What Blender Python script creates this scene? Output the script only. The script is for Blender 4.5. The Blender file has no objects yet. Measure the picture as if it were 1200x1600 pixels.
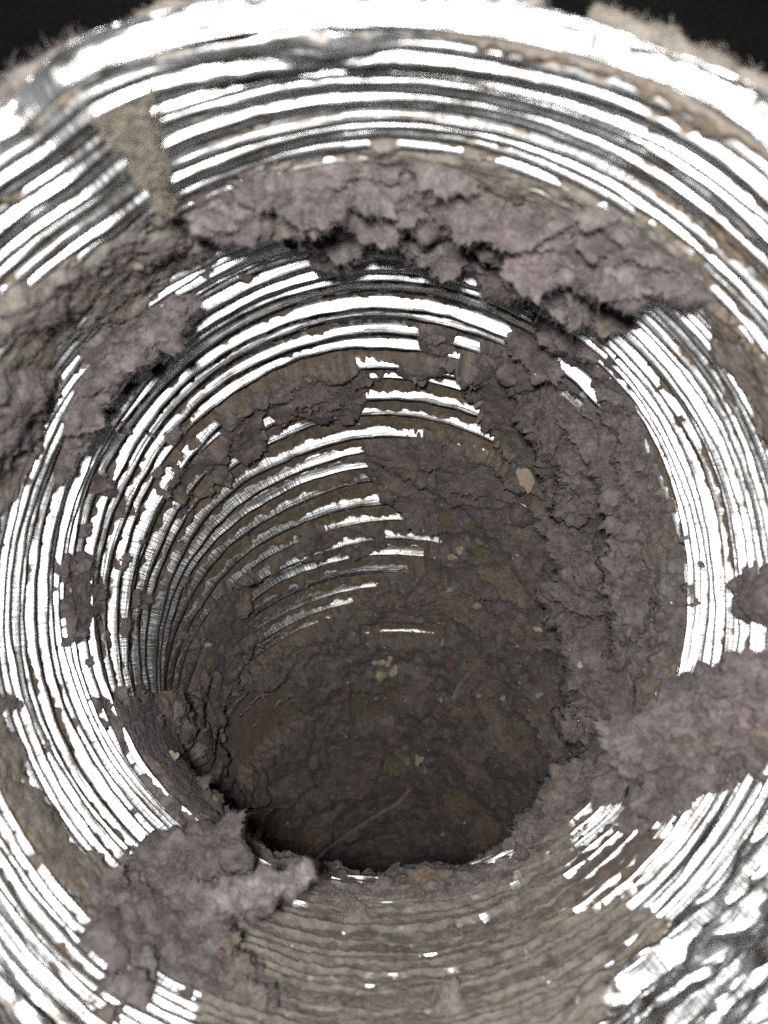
import bpy, math, random
import numpy as np
from mathutils import Vector

random.seed(7)
rng = np.random.default_rng(11)
scene = bpy.context.scene
COL = scene.collection
MM = 0.001

# ------------------------------------------------------------------ camera
F = 1300.0                 # focal length in photo pixels (photo 1200 x 1600)
CAMH = 354.0               # lens height above the floor, mm
cam_d = bpy.data.cameras.new("camera")
cam_d.sensor_fit = 'HORIZONTAL'
cam_d.sensor_width = 36.0
cam_d.lens = 36.0 * F / 1200.0
cam_d.clip_start = 0.003
cam_d.clip_end = 50.0
cam_d.dof.use_dof = True
cam_d.dof.focus_distance = 0.175
cam_d.dof.aperture_fstop = 42.0
cam = bpy.data.objects.new("camera", cam_d)
cam.location = (0, 0, CAMH * MM)
cam.rotation_euler = (0, 0, 0)
COL.objects.link(cam)
scene.camera = cam

# ------------------------------------------------------------------ light: the flash beside the lens + dim room
world = bpy.data.worlds.new("World")
scene.world = world
world.use_nodes = True
bg = world.node_tree.nodes["Background"]
bg.inputs[0].default_value = (0.88, 0.94, 1.0, 1)
bg.inputs[1].default_value = 0.065
ld = bpy.data.lights.new("flash", 'AREA')
ld.shape = 'DISK'
ld.size = 0.013
ld.energy = 0.275
ld.color = (1.0, 0.985, 0.96)
lo = bpy.data.objects.new("flash", ld)
lo.location = (-0.008, 0.011, (CAMH + 30) * MM)
COL.objects.link(lo)

scene.view_settings.view_transform = 'Standard'
scene.view_settings.look = 'None'
scene.view_settings.exposure = 0.0
scene.view_settings.gamma = 1.0
scene.cycles.use_denoising = False
scene.cycles.max_bounces = 6
scene.cycles.use_adaptive_sampling = True
scene.cycles.adaptive_threshold = 0.012
scene.cycles.glossy_bounces = 4
scene.cycles.diffuse_bounces = 2
scene.cycles.sample_clamp_indirect = 4.0
scene.cycles.caustics_reflective = False
scene.cycles.caustics_refractive = False

# ------------------------------------------------------------------ noise
def _h(ix, iy, iz, seed):
    n = (ix * 374761393 + iy * 668265263 + iz * 2147483647 + seed * 144665) & 0xffffffff
    n = ((n ^ (n >> 13)) * 1274126177) & 0xffffffff
    n = ((n ^ (n >> 15)) * 2246822519) & 0xffffffff
    return (n ^ (n >> 16)) & 0xffffffff

_G = rng.normal(size=(256, 3)); _G /= np.linalg.norm(_G, axis=1)[:, None]

def pn(p, f, seed=0):
    """gradient noise, about -0.9..0.9; p is (N,3)"""
    q = p * f + 131.7
    i = np.floor(q).astype(np.int64)
    r = q - i
    w = r * r * r * (r * (r * 6 - 15) + 10)
    out = np.zeros(len(p))
    for a in (0, 1):
        for b in (0, 1):
            for c in (0, 1):
                g = _G[_h(i[:, 0] + a, i[:, 1] + b, i[:, 2] + c, seed) & 255]
                d = g[:, 0] * (r[:, 0] - a) + g[:, 1] * (r[:, 1] - b) + g[:, 2] * (r[:, 2] - c)
                k = (w[:, 0] if a else 1 - w[:, 0]) * (w[:, 1] if b else 1 - w[:, 1]) * (w[:, 2] if c else 1 - w[:, 2])
                out += k * d
    return out * 1.6

def fbm(p, f, oct=3, seed=0, gain=0.5):
    o = np.zeros(len(p)); a = 1.0
    for k in range(oct):
        o += a * pn(p, f * 2.03 ** k, seed + 17 * k); a *= gain
    return o

def sst(x, a, b):
    t = np.clip((x - a) / (b - a), 0, 1)
    return t * t * (3 - 2 * t)

# ------------------------------------------------------------------ the duct's smooth surface
R = 50.0
AX = np.array([-0.5, -12.0])
D_MOUTH = 65.5
S1 = 62.5                    # straight part
RHO = 84.0
BEND = math.radians(55)
S2 = S1 + RHO * BEND
S_END = S2 + 190.0
TILT = math.radians(4)
DIR = np.array([math.sin(TILT), -math.cos(TILT), 0.0])
BIN = np.array([math.cos(TILT), math.sin(TILT), 0.0])
DN = np.array([0, 0, -1.0])
WEDGE = math.radians(-26)

def frame(s):
    s = np.asarray(s, float)
    phi = np.clip((s - S1) / RHO, 0, BEND)
    P = np.zeros((len(s), 3))
    P[:, 0] = AX[0]; P[:, 1] = AX[1]; P[:, 2] = CAMH - D_MOUTH
    P += np.minimum(s, S1)[:, None] * DN
    P += RHO * ((1 - np.cos(phi))[:, None] * DIR + np.sin(phi)[:, None] * DN)
    T = np.cos(phi)[:, None] * DN + np.sin(phi)[:, None] * DIR
    P += np.maximum(s - S2, 0)[:, None] * T
    N = -np.cos(phi)[:, None] * DIR + np.sin(phi)[:, None] * DN
    return P, T, N

def surf(s, th, h):
    """point on the duct wall; h = height inwards from the wall, mm"""
    th = np.asarray(th, float); s = np.asarray(s, float)
    frac = np.mod(th - WEDGE - math.pi, 2 * math.pi) - math.pi          # -pi..pi round the wedge
    frac = sst(frac, -0.075, 0.075) - frac / (2 * math.pi)
    mouth = 1 - sst(s, 4, 52)
    s2 = s - 2.0 * frac * mouth
    q = np.stack([np.cos(th), np.sin(th), s / 38.0], 1)
    s2 = s2 + pn(q, 1.3, 3) * (0.9 + 1.2 * mouth) * np.clip(s / 6 + 0.5, 0, 1)
    rr = pn(q, 1.7, 5) * (0.45 + 0.9 * mouth)
    P, T, N = frame(s2)
    rad = (R + rr - h)[:, None]
    return P + rad * (np.cos(th)[:, None] * N + np.sin(th)[:, None] * BIN)

def inward(s, th):
    P, T, N = frame(s)
    return -(np.cos(th)[:, None] * N + np.sin(th)[:, None] * BIN)

CAMP = np.array([0, 0, CAMH])
def proj(p):
    d = CAMH - p[:, 2]
    d = np.where(d < 5, 5, d)
    return 600 + F * p[:, 0] / d, 800 - F * p[:, 1] / d, d

def pt(u, v, d):
    return np.array([(u - 600) / F * d, (800 - v) / F * d, CAMH - d])

# ribs: pitch along the centre line
RIBS = [0.0]
while RIBS[-1] < S_END:
    s = RIBS[-1]
    RIBS.append(s + (1.85 + 1.0 * float(sst(np.array(s), 28, 60)) + 1.4 * float(sst(np.array(s), S1 - 2, S1 + 14)) + 5.0 * float(sst(np.array(s), S2 + 10, S2 + 40))) * random.choice((0.72, 0.88, 1.0, 1.08, 1.25)))
RIBS = np.array(RIBS)
NR = len(RIBS) - 1
# width of the rib face that looks towards the mouth, as a share of the pitch
RW = 1.2 * np.interp(RIBS[:-1] - S1, [-45, -12, 0, 22, 44, 66, 81, 120], [0.25, 0.14, 0.10, 0.108, 0.165, 0.244, 0.29, 0.31])
RA = np.array([random.uniform(0.62, 1.08) for _ in range(NR)])
CREST = 0.79

NPH = 13
def face_w(i, th):
    m = np.sin(th) ** 2 * (RIBS[i] > S1 - 4)
    return RW[i] * (1 - m) + 0.165 * m

def phases(i, th):
    """rows of one rib: phase along the rib, (14, len(th))"""
    w = face_w(i, th); st = CREST - w; o = np.ones_like(th)
    return np.stack([0 * o, st * 0.5, st - 0.02, st + 0.02, st + 0.25 * w, st + 0.5 * w, st + 0.75 * w, (CREST - 0.01) * o, 0.815 * o, 0.85 * o, 0.89 * o, 0.93 * o, 0.97 * o, o])

def win(x, a, b, soft):
    return sst(x, a - soft, a + soft) * (1 - sst(x, b - soft, b + soft))

def rib_h(i, p, s, th):
    """rib height at phase p (0..1) of rib i"""
    ii_ = np.clip(np.asarray(i).astype(int), 0, NR - 1); i = ii_.astype(float)
    w = face_w(ii_, th); st = CREST - w
    t = np.clip((p - st) / w, 0, 1)
    up = 0.42 * np.sqrt(np.maximum(1 - (1 - t) ** 2, 0)) + 0.58 * t
    saw = np.where(p < st, 0.04 * np.sin(p / st * math.pi),
          np.where(p < CREST, up, 1.03 * (1 - sst(p, CREST + 0.02, 0.97))))
    wave = (0.5 - 0.5 * np.cos(2 * math.pi * p ** 1.15)) ** 1.1
    k = 0.62 + 0.38 * sst(s, 26, 56)
    q = np.stack([np.cos(th) * 2, np.sin(th) * 2, i * 3.7], 1)
    a = (RA[ii_] + 0.30 * pn(q, 1.0, 9)) * (1.55 + 0.80 * sst(s, S1 - 14, S1 + 10))
    cr = np.stack([np.cos(th) * 26, np.sin(th) * 26, i * 5.1], 1)
    h = a * (saw * k + wave * (1 - k)) * (1 + 0.10 * pn(cr, 0.45, 23)) + 0.07 * pn(cr, 1.0, 21)
    # crushed stretches of the first ribs
    t2 = np.mod(np.degrees(th) + 360, 360)
    c = win(t2, 113, 158, 5) * (1 - sst(s, 26.5, 29.5)) + 0.75 * win(t2, 196, 232, 7) * (1 - sst(s, 15, 22)) + 0.7 * win(np.mod(t2 + 180, 360), 166, 184, 4) * (1 - sst(s, 3, 5.5))
    qc_ = np.stack([np.cos(th) * 2.6 + s * 0.03, np.sin(th) * 2.6, s * 0.24], 1)
    fold = 2.0 - 3.2 * np.abs(fbm(qc_, 1.2, 4, 91, 0.5)) + 1.6 * sst(s, 17, 26)
    return h * (1 - c) + fold * c

# ------------------------------------------------------------------ mesh helpers
def mesh_from(name, verts, quads):
    me = bpy.data.meshes.new(name)
    verts = np.asarray(verts, np.float32) * MM
    quads = np.asarray(quads, np.int32)
    me.vertices.add(len(verts)); me.vertices.foreach_set("co", verts.ravel())
    k = quads.shape[1]
    me.loops.add(quads.size); me.loops.foreach_set("vertex_index", quads.ravel())
    me.polygons.add(len(quads))
    me.polygons.foreach_set("loop_start", np.arange(0, quads.size, k, dtype=np.int32))
    me.polygons.foreach_set("use_smooth", np.ones(len(quads), bool))
    me.update(calc_edges=True)
    return me

def compact(verts, quads, *extra):
    used = np.zeros(len(verts), bool); used[quads.ravel()] = True
    idx = np.cumsum(used) - 1
    return (verts[used], idx[quads]) + tuple(e[used] for e in extra)

def grid_quads(nr, nc, wrap=False):
    r = np.arange(nr - 1)[:, None]; c = np.arange(nc if wrap else nc - 1)[None, :]
    c2 = (c + 1) % nc
    a = r * nc + c; b = r * nc + c2; d = (r + 1) * nc + c; e = (r + 1) * nc + c2
    return np.stack([a, b, e, d], -1).reshape(-1, 4)

def link(name, me, mat, parent=None, label=None, cat=None, group=None, kind=None):
    o = bpy.data.objects.new(name, me)
    if mat is not None and me is not None:
        me.materials.append(mat)
    COL.objects.link(o)
    if parent is not None: o.parent = parent
    if label: o["label"] = label
    if cat: o["category"] = cat
    if group: o["group"] = group
    if kind: o["kind"] = kind
    return o

def fattr(me, name, vals):
    a = me.attributes.new(name, 'FLOAT', 'POINT')
    a.data.foreach_set("value", np.asarray(vals, np.float32))

def sd_poly(u, v, poly):
    """signed distance in pixels, positive inside"""
    P = np.asarray(poly, float); n = len(P)
    best = np.full(len(u), 1e9); ins = np.zeros(len(u), bool)
    for i in range(n):
        x0, y0 = P[i]; x1, y1 = P[(i + 1) % n]
        dx, dy = x1 - x0, y1 - y0
        t = np.clip(((u - x0) * dx + (v - y0) * dy) / (dx * dx + dy * dy + 1e-9), 0, 1)
        best = np.minimum(best, np.hypot(u - x0 - t * dx, v - y0 - t * dy))
        c = (y0 > v) != (y1 > v)
        if dy != 0:
            ins ^= c & (u < dx * (v - y0) / dy + x0)
    return np.where(ins, best, -best)

# ------------------------------------------------------------------ materials
def nodes(name):
    m = bpy.data.materials.new(name); m.use_nodes = True
    nt = m.node_tree
    return m, nt, nt.nodes, nt.links, nt.nodes["Principled BSDF"]

def ramp(N, stops):
    r = N.new("ShaderNodeValToRGB")
    e = r.color_ramp.elements
    while len(e) < len(stops): e.new(0.5)
    for k, (p, c) in enumerate(stops):
        e[k].position = p; e[k].color = (*c, 1)
    return r

def noise(N, L, vec, scale, detail=3, rough=0.55, dist=0.0):
    n = N.new("ShaderNodeTexNoise")
    n.inputs["Scale"].default_value = scale; n.inputs["Detail"].default_value = detail
    n.inputs["Roughness"].default_value = rough; n.inputs["Distortion"].default_value = dist
    L.new(vec, n.inputs["Vector"])
    return n

def mix(N, L, fac, a, b, mode='MIX'):
    x = N.new("ShaderNodeMix"); x.data_type = 'RGBA'; x.blend_type = mode
    for val, sock in ((fac, x.inputs[0]), (a, x.inputs[6]), (b, x.inputs[7])):
        if isinstance(val, (int, float)): sock.default_value = val
        elif isinstance(val, tuple): sock.default_value = (*val, 1)
        else: L.new(val, sock)
    return x.outputs[2]

def foil_material():
    m, nt, N, L, B = nodes("aluminium_foil")
    tc = N.new("ShaderNodeTexCoord")
    ob = tc.outputs["Object"]
    uv = N.new("ShaderNodeUVMap"); uv.uv_map = "duct"
    B.inputs["Metallic"].default_value = 1.0
    n1 = noise(N, L, ob, 210, 4, 0.72)
    r1 = ramp(N, [(0.36, (0.78, 0.79, 0.80)), (0.52, (0.66, 0.665, 0.67)), (0.62, (0.42, 0.40, 0.375)), (0.75, (0.25, 0.22, 0.19))])
    L.new(n1.outputs[0], r1.inputs[0])
    n2 = noise(N, L, ob, 900, 3, 0.6)
    rr = N.new("ShaderNodeMapRange"); rr.inputs[3].default_value = 0.27; rr.inputs[4].default_value = 0.48
    L.new(n2.outputs[0], rr.inputs[0])
    at = N.new("ShaderNodeAttribute"); at.attribute_name = "dust"
    nd = noise(N, L, ob, 1700, 3, 0.75)
    ma = N.new("ShaderNodeMath"); ma.operation = 'ADD'; L.new(at.outputs["Fac"], ma.inputs[0]); L.new(nd.outputs[0], ma.inputs[1])
    dr = N.new("ShaderNodeMapRange"); dr.inputs[1].default_value = 0.72; dr.inputs[2].default_value = 1.25
    L.new(ma.outputs[0], dr.inputs[0])
    dc = ramp(N, [(0.35, (0.21, 0.168, 0.125)), (0.65, (0.40, 0.345, 0.29))]); L.new(nd.outputs[0], dc.inputs[0])
    L.new(mix(N, L, dr.outputs[0], r1.outputs[0], dc.outputs[0]), B.inputs["Base Color"])
    mi = N.new("ShaderNodeMath"); mi.operation = 'SUBTRACT'; mi.inputs[0].default_value = 1.0; L.new(dr.outputs[0], mi.inputs[1])
    L.new(mi.outputs[0], B.inputs["Metallic"])
    ra_ = N.new("ShaderNodeMath"); ra_.operation = 'MULTIPLY_ADD'; ra_.inputs[1].default_value = 0.45
    L.new(dr.outputs[0], ra_.inputs[0]); L.new(rr.outputs[0], ra_.inputs[2]); L.new(ra_.outputs[0], B.inputs["Roughness"])
    # fine cross crinkles (uv: x = around in mm, y = along in mm)
    mp = N.new("ShaderNodeMapping"); mp.inputs["Scale"].default_value = (1.0, 0.22, 1.0)
    L.new(uv.outputs[0], mp.inputs[0])
    n3 = noise(N, L, mp.outputs[0], 1.6, 4, 0.6)
    bp = N.new("ShaderNodeBump"); bp.inputs["Strength"].default_value = 0.5; bp.inputs["Distance"].default_value = 0.00025
    L.new(n3.outputs[0], bp.inputs["Height"])
    mp2 = N.new("ShaderNodeMapping"); mp2.inputs["Scale"].default_value = (0.05, 1.9, 1.0)
    L.new(uv.outputs[0], mp2.inputs[0])
    n6 = noise(N, L, mp2.outputs[0], 1.0, 3, 0.6)
    bp3 = N.new("ShaderNodeBump"); bp3.inputs["Strength"].default_value = 0.55; bp3.inputs["Distance"].default_value = 0.0004
    L.new(n6.outputs[0], bp3.inputs["Height"]); L.new(bp.outputs[0], bp3.inputs["Normal"])
    bp = bp3
    n4 = noise(N, L, ob, 2600, 3, 0.6)
    bp2 = N.new("ShaderNodeBump"); bp2.inputs["Strength"].default_value = 0.08; bp2.inputs["Distance"].default_value = 0.00004
    L.new(n4.outputs[0], bp2.inputs["Height"]); L.new(bp.outputs[0], bp2.inputs["Normal"])
    L.new(bp2.outputs[0], B.inputs["Normal"])
    return m

ALB = 2.2       # lint albedo scale
def lint_material(name, grey, dark, tan, tan_amount, pink=0.25, attr=False):
    grey, dark, tan = (tuple(x * ALB for x in c) for c in (grey, dark, tan))
    m, nt, N, L, B = nodes(name)
    tc = N.new("ShaderNodeTexCoord"); ob = tc.outputs["Object"]
    n1 = noise(N, L, ob, 420, 3, 0.7)
    r1 = ramp(N, [(0.30, dark), (0.52, grey), (0.74, tuple(min(1, c * 1.5) for c in grey))])
    L.new(n1.outputs[0], r1.inputs[0])
    c = r1.outputs[0]
    n2 = noise(N, L, ob, 95, 3, 0.65)
    r2 = ramp(N, [(0.62 - tan_amount * 0.5, (0, 0, 0)), (0.74 - tan_amount * 0.4, (1, 1, 1))])
    L.new(n2.outputs[0], r2.inputs[0])
    n2b = noise(N, L, ob, 900, 2, 0.7)
    r2b = ramp(N, [(0.3, tuple(x * 0.55 for x in tan)), (0.7, tuple(x * 1.3 for x in tan))])
    L.new(n2b.outputs[0], r2b.inputs[0])
    c = mix(N, L, r2.outputs[0], c, r2b.outputs[0])
    if attr:
        at = N.new("ShaderNodeAttribute"); at.attribute_name = "lint"
        c = mix(N, L, at.outputs["Fac"], r2b.outputs[0], c)
    n3 = noise(N, L, ob, 60, 2, 0.6)
    r3 = ramp(N, [(0.58, (0, 0, 0)), (0.75, (pink,) * 3)])
    L.new(n3.outputs[0], r3.inputs[0])
    c = mix(N, L, r3.outputs[0], c, (0.165 * ALB, 0.115 * ALB, 0.118 * ALB))
    # pale grains and dark grains
    n5 = noise(N, L, ob, 2400, 1, 0.5)
    r5 = ramp(N, [(0.69, (0, 0, 0)), (0.77, (0.55,) * 3)])
    L.new(n5.outputs[0], r5.inputs[0])
    c = mix(N, L, r5.outputs[0], c, (0.52, 0.44, 0.36))
    r6 = ramp(N, [(0.24, (0.7,) * 3), (0.34, (0, 0, 0))])
    L.new(n5.outputs[0], r6.inputs[0])
    c = mix(N, L, r6.outputs[0], c, (0.07, 0.062, 0.06))
    L.new(c, B.inputs["Base Color"])
    B.inputs["Roughness"].default_value = 1.0
    B.inputs["Specular IOR Level"].default_value = 0.08
    B.inputs["Sheen Weight"].default_value = 0.12
    n4 = noise(N, L, ob, 1900, 2, 0.7)
    bp = N.new("ShaderNodeBump"); bp.inputs["Strength"].default_value = 0.7; bp.inputs["Distance"].default_value = 0.00024
    L.new(n4.outputs[0], bp.inputs["Height"]); L.new(bp.outputs[0], B.inputs["Normal"])
    return m

def fibre_material(name, stops):
    m, nt, N, L, B = nodes(name)
    hi = N.new("ShaderNodeHairInfo")
    stops = [(p, tuple(min(x * 2.0, 0.8) for x in c)) for p, c in stops]
    r = ramp(N, stops); r.color_ramp.interpolation = 'LINEAR'
    L.new(hi.outputs["Random"], r.inputs[0]); L.new(r.outputs[0], B.inputs["Base Color"])
    B.inputs["Roughness"].default_value = 0.8
    B.inputs["Specular IOR Level"].default_value = 0.1
    return m

def plain_material(name, c1, c2, scale=700, rough=0.9, bump=0.0003):
    m, nt, N, L, B = nodes(name)
    tc = N.new("ShaderNodeTexCoord")
    n = noise(N, L, tc.outputs["Object"], scale, 5, 0.65)
    c1, c2 = (tuple(min(x * 2.1, 0.8) for x in c) for c in (c1, c2))
    r = ramp(N, [(0.3, c1), (0.7, c2)])
    L.new(n.outputs[0], r.inputs[0]); L.new(r.outputs[0], B.inputs["Base Color"])
    B.inputs["Roughness"].default_value = rough
    B.inputs["Specular IOR Level"].default_value = 0.2
    bp = N.new("ShaderNodeBump"); bp.inputs["Strength"].default_value = 0.6; bp.inputs["Distance"].default_value = bump
    L.new(n.outputs[0], bp.inputs["Height"]); L.new(bp.outputs[0], B.inputs["Normal"])
    return m

M_FOIL = foil_material()
M_FILM = lint_material("dust_and_lint_lining", (0.096, 0.086, 0.083), (0.040, 0.035, 0.033), (0.122, 0.096, 0.070), 0.20, 0.2, attr=True)
M_LINT = lint_material("grey_lint", (0.098, 0.0860, 0.0870), (0.034, 0.029, 0.029), (0.118, 0.097, 0.078), 0.18, 0.28)
M_DARK = lint_material("dark_lint", (0.084, 0.073, 0.072), (0.036, 0.031, 0.030), (0.108, 0.085, 0.065), 0.16, 0.2)
M_FLAKE = lint_material("brown_lint", (0.100, 0.083, 0.070), (0.045, 0.037, 0.031), (0.13, 0.10, 0.07), 0.3, 0.1)
M_PALE = lint_material("pale_lint", (0.135, 0.120, 0.118), (0.065, 0.056, 0.054), (0.15, 0.125, 0.10), 0.18, 0.3)
M_WEDGE = lint_material("tan_felt", (0.135, 0.122, 0.098), (0.080, 0.070, 0.054), (0.150, 0.130, 0.098), 0.25, 0.05)
M_TAN = lint_material("tan_lint", (0.122, 0.110, 0.097), (0.058, 0.050, 0.043), (0.138, 0.119, 0.098), 0.2, 0.12)
M_PINKL = lint_material("pinkish_lint", (0.150, 0.118, 0.120), (0.09, 0.07, 0.07), (0.15, 0.115, 0.10), 0.1, 0.3)
H_PINK = fibre_material("pinkish_fibre", [(0.0, (0.08, 0.06, 0.06)), (0.5, (0.17, 0.135, 0.137)), (1.0, (0.24, 0.19, 0.19))])
H_LINT = fibre_material("lint_fibre", [(0.0, (0.05, 0.043, 0.043)), (0.4, (0.11, 0.096, 0.098)), (0.7, (0.15, 0.133, 0.135)), (0.85, (0.18, 0.14, 0.145)), (0.95, (0.28, 0.26, 0.25)), (1.0, (0.17, 0.13, 0.10))])
H_DARK = fibre_material("dark_lint_fibre", [(0.0, (0.05, 0.043, 0.04)), (0.4, (0.12, 0.105, 0.104)), (0.75, (0.155, 0.135, 0.134)), (0.94, (0.20, 0.155, 0.115)), (1.0, (0.36, 0.33, 0.30))])
H_TAN = fibre_material("tan_fibre", [(0.0, (0.09, 0.075, 0.06)), (0.4, (0.18, 0.155, 0.125)), (0.8, (0.25, 0.22, 0.18)), (1.0, (0.36, 0.33, 0.30))])
H_PALE = fibre_material("pale_fibre", [(0.0, (0.12, 0.11, 0.10)), (0.4, (0.24, 0.22, 0.21)), (0.8, (0.36, 0.34, 0.32)), (1.0, (0.27, 0.22, 0.17))])

# ------------------------------------------------------------------ fibres
def fuzz(name, V, Q, n, parent, mat, length=1.4, rad=0.016, lift=0.45, weight=None, flip=None, kind=None):
    n = int(n * 1.7)
    a, b, c, d = (V[Q[:, k]] for k in range(4))
    nrm = np.cross(c - a, d - b)
    ar = np.linalg.norm(nrm, axis=1)
    if flip is not None:
        cen = (a + b + c + d) / 4
        sg = np.sign(np.einsum('ij,ij->i', nrm, flip(cen)))
        nrm = nrm * np.where(sg == 0, 1, sg)[:, None]
    w = ar.copy()
    if weight is not None: w = w * weight[Q].mean(1)
    w = w / w.sum()
    f = rng.choice(len(Q), n, p=w)
    x, y = rng.random((2, n, 1))
    p0 = (a[f] * (1 - x) + b[f] * x) * (1 - y) + (d[f] * (1 - x) + c[f] * x) * y
    nn = nrm[f] / (ar[f][:, None] + 1e-9)
    rd = rng.normal(size=(n, 3)); rd -= nn * np.einsum('ij,ij->i', rd, nn)[:, None]
    rd /= np.linalg.norm(rd, axis=1)[:, None] + 1e-9
    r2 = np.cross(nn, rd)
    length = length * 0.5; rad = rad * 0.85
    Ln = length * (0.35 + rng.random((n, 1)) ** 2 * 1.5)
    lf = lift * rng.random((n, 1)) ** 2 * 1.3
    cu = rng.normal(size=(n, 1)) * 0.5
    K = 5
    pts = np.zeros((n, K, 3))
    for k in range(K):
        t = k / (K - 1)
        up = lf * math.sin(t * 2.3)
        pts[:, k] = p0 - nn * 0.05 + Ln * (rd * t + r2 * cu * t * t + nn * up) + rng.normal(size=(n, 3)) * 0.06 * t * length
    cv = bpy.data.hair_curves.new(name)
    cv.add_curves([K] * n)
    cv.attributes["position"].data.foreach_set("vector", (pts.reshape(-1) * MM).astype(np.float32))
    ra = cv.attributes.new("radius", 'FLOAT', 'POINT')
    rr = np.repeat(rad * (0.6 + 0.8 * rng.random((n, 1))), K, 1) * np.linspace(1, 0.5, K)[None, :]
    ra.data.foreach_set("value", (rr.ravel() * MM).astype(np.float32))
    cv.materials.append(mat)
    o = bpy.data.objects.new(name, cv); COL.objects.link(o); o.parent = parent
    if kind: o["kind"] = kind
    return o

# ------------------------------------------------------------------ floor
def floor_material():
    m, nt, N, L, B = nodes("dark_floor")
    tc = N.new("ShaderNodeTexCoord"); ob = tc.outputs["Object"]
    n1 = noise(N, L, ob, 14, 6, 0.65); n2 = noise(N, L, ob, 420, 4, 0.7)
    r1 = ramp(N, [(0.3, (0.035, 0.031, 0.027)), (0.7, (0.075, 0.072, 0.068))])
    L.new(n1.outputs[0], r1.inputs[0])
    r2 = ramp(N, [(0.35, (0.6,) * 3), (0.75, (1.5,) * 3)])
    L.new(n2.outputs[0], r2.inputs[0])
    c = mix(N, L, 1.0, r1.outputs[0], r2.outputs[0], 'MULTIPLY')
    L.new(c, B.inputs["Base Color"])
    B.inputs["Roughness"].default_value = 0.75
    bp = N.new("ShaderNodeBump"); bp.inputs["Strength"].default_value = 0.5; bp.inputs["Distance"].default_value = 0.0006
    L.new(n2.outputs[0], bp.inputs["Height"]); L.new(bp.outputs[0], B.inputs["Normal"])
    return m
fl = mesh_from("floor", np.array([[-1500, -1500, 0], [1500, -1500, 0], [1500, 1500, 0], [-1500, 1500, 0]]), np.array([[0, 1, 2, 3]]))
link("floor", fl, floor_material(), kind="structure")

# ------------------------------------------------------------------ the duct: every rib a part
duct = link("foil_duct", None, None, label="open end of a bent ribbed aluminium foil duct lined with lint", cat="duct")
duct.location = (0, 0, 0)
NT = 316
TH = np.linspace(0, 2 * math.pi, NT, endpoint=False)
q0 = grid_quads(NPH + 1, NT, wrap=True)
# ------------------------------------------------------------------ dust and lint lining
NTH = 2 * NT
thc = np.linspace(0, 2 * math.pi, NTH, endpoint=False)
nrow = NR * NPH
PPH = np.concatenate([phases(i, thc)[:-1] for i in range(NR)]).ravel()
I = np.repeat(np.arange(NR), NPH * NTH)
S = RIBS[I] + PPH * (RIBS[I + 1] - RIBS[I]); TT = np.tile(thc, nrow)
RH = rib_h(I, PPH, S, TT)
P0 = surf(S, TT, np.zeros(len(S)) + 0.7)
U, W, D = proj(P0)
facing = np.einsum('ij,ij->i', inward(S, TT), CAMP - P0) > 0
big = fbm(P0, 0.055, 3, 41)
mid = fbm(P0, 0.22, 3, 43)
fine = fbm(P0, 0.9, 3, 47, 0.6)

def region(poly, s_lo=0.0, s_hi=400.0, soft=8, rag=14):
    sd = sd_poly(U, W, poly) + rag * (0.9 * mid + 0.5 * fine)
    return sst(sd, -soft, soft) * facing * ((S >= s_lo) & (S <= s_hi))

# level of loose dust (mm over the wall); ribs are about 1.1 mm at the mouth and 1.5 mm inside
mouthz = 1 - sst(S, 28, 56)
L = 0.15 + 0.6 * big + 0.45 * mid + 0.35 * fine
deep = sst(S, S1 + 3, S1 + 15)
L = L * (1 - deep) + deep * (4.8 - 2.0 * sst(-np.cos(TT), 0.1, 0.5) + 1.0 * big + 0.6 * mid)
LINT = deep * 1.0
COAT = np.full(len(S), -1.0)

def put(w, level, lint=None):
    global L, LINT
    L = L * (1 - w) + level * w
    if lint is not None: LINT = LINT * (1 - w) + lint * w

B0 = S1 - 14
# clean-ish bands just behind the neck and the ribs of the left and upper wall
put(region([(50, 1000), (50, 780), (120, 600), (260, 500), (400, 400), (600, 380), (800, 420), (920, 560), (985, 700), (940, 690), (860, 600), (760, 548), (640, 560), (500, 572), (400, 600), (300, 700), (230, 800), (200, 900), (180, 1000), (220, 1100), (330, 1250), (230, 1250), (110, 1120)], B0, rag=8), 0.10 + 0.8 * mid + 0.4 * fine, 0.2)
put(region([(150, 1000), (150, 760), (260, 690), (400, 600), (560, 560), (720, 575), (760, 640), (815, 722), (700, 690), (590, 700), (600, 760), (690, 820), (690, 840), (640, 885), (540, 945), (440, 1010), (370, 1060), (330, 1030), (280, 1085), (220, 1090), (170, 1060)], B0, soft=6, rag=16), 0.70 + 1.0 * mid + 0.30 * fine, 0.1)
put(region([(330, 1080), (450, 1060), (470, 1110), (440, 1130), (350, 1230), (330, 1200)], B0), 1.35 + 0.5 * mid, 0.2)
put(region([(340, 1320), (350, 1260), (430, 1250), (440, 1290), (410, 1335)], B0), 1.4 + 0.5 * mid, 0.3)
put(region([(545, 1070), (620, 1070), (615, 1120), (550, 1122)], B0, soft=5, rag=6), 1.95 + 0.25 * mid, 0.2)
put(region([(520, 880), (640, 868), (640, 892), (530, 900)], B0, soft=4, rag=5), 0.7, 0.2)
put(region([(560, 965), (700, 965), (700, 985), (560, 985)], B0, soft=4, rag=5), 1.8, 0.2)
put(region([(802, 800), (850, 815), (900, 870), (880, 870), (830, 830)], B0, soft=4, rag=4), 0.8, 0.2)
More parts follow.
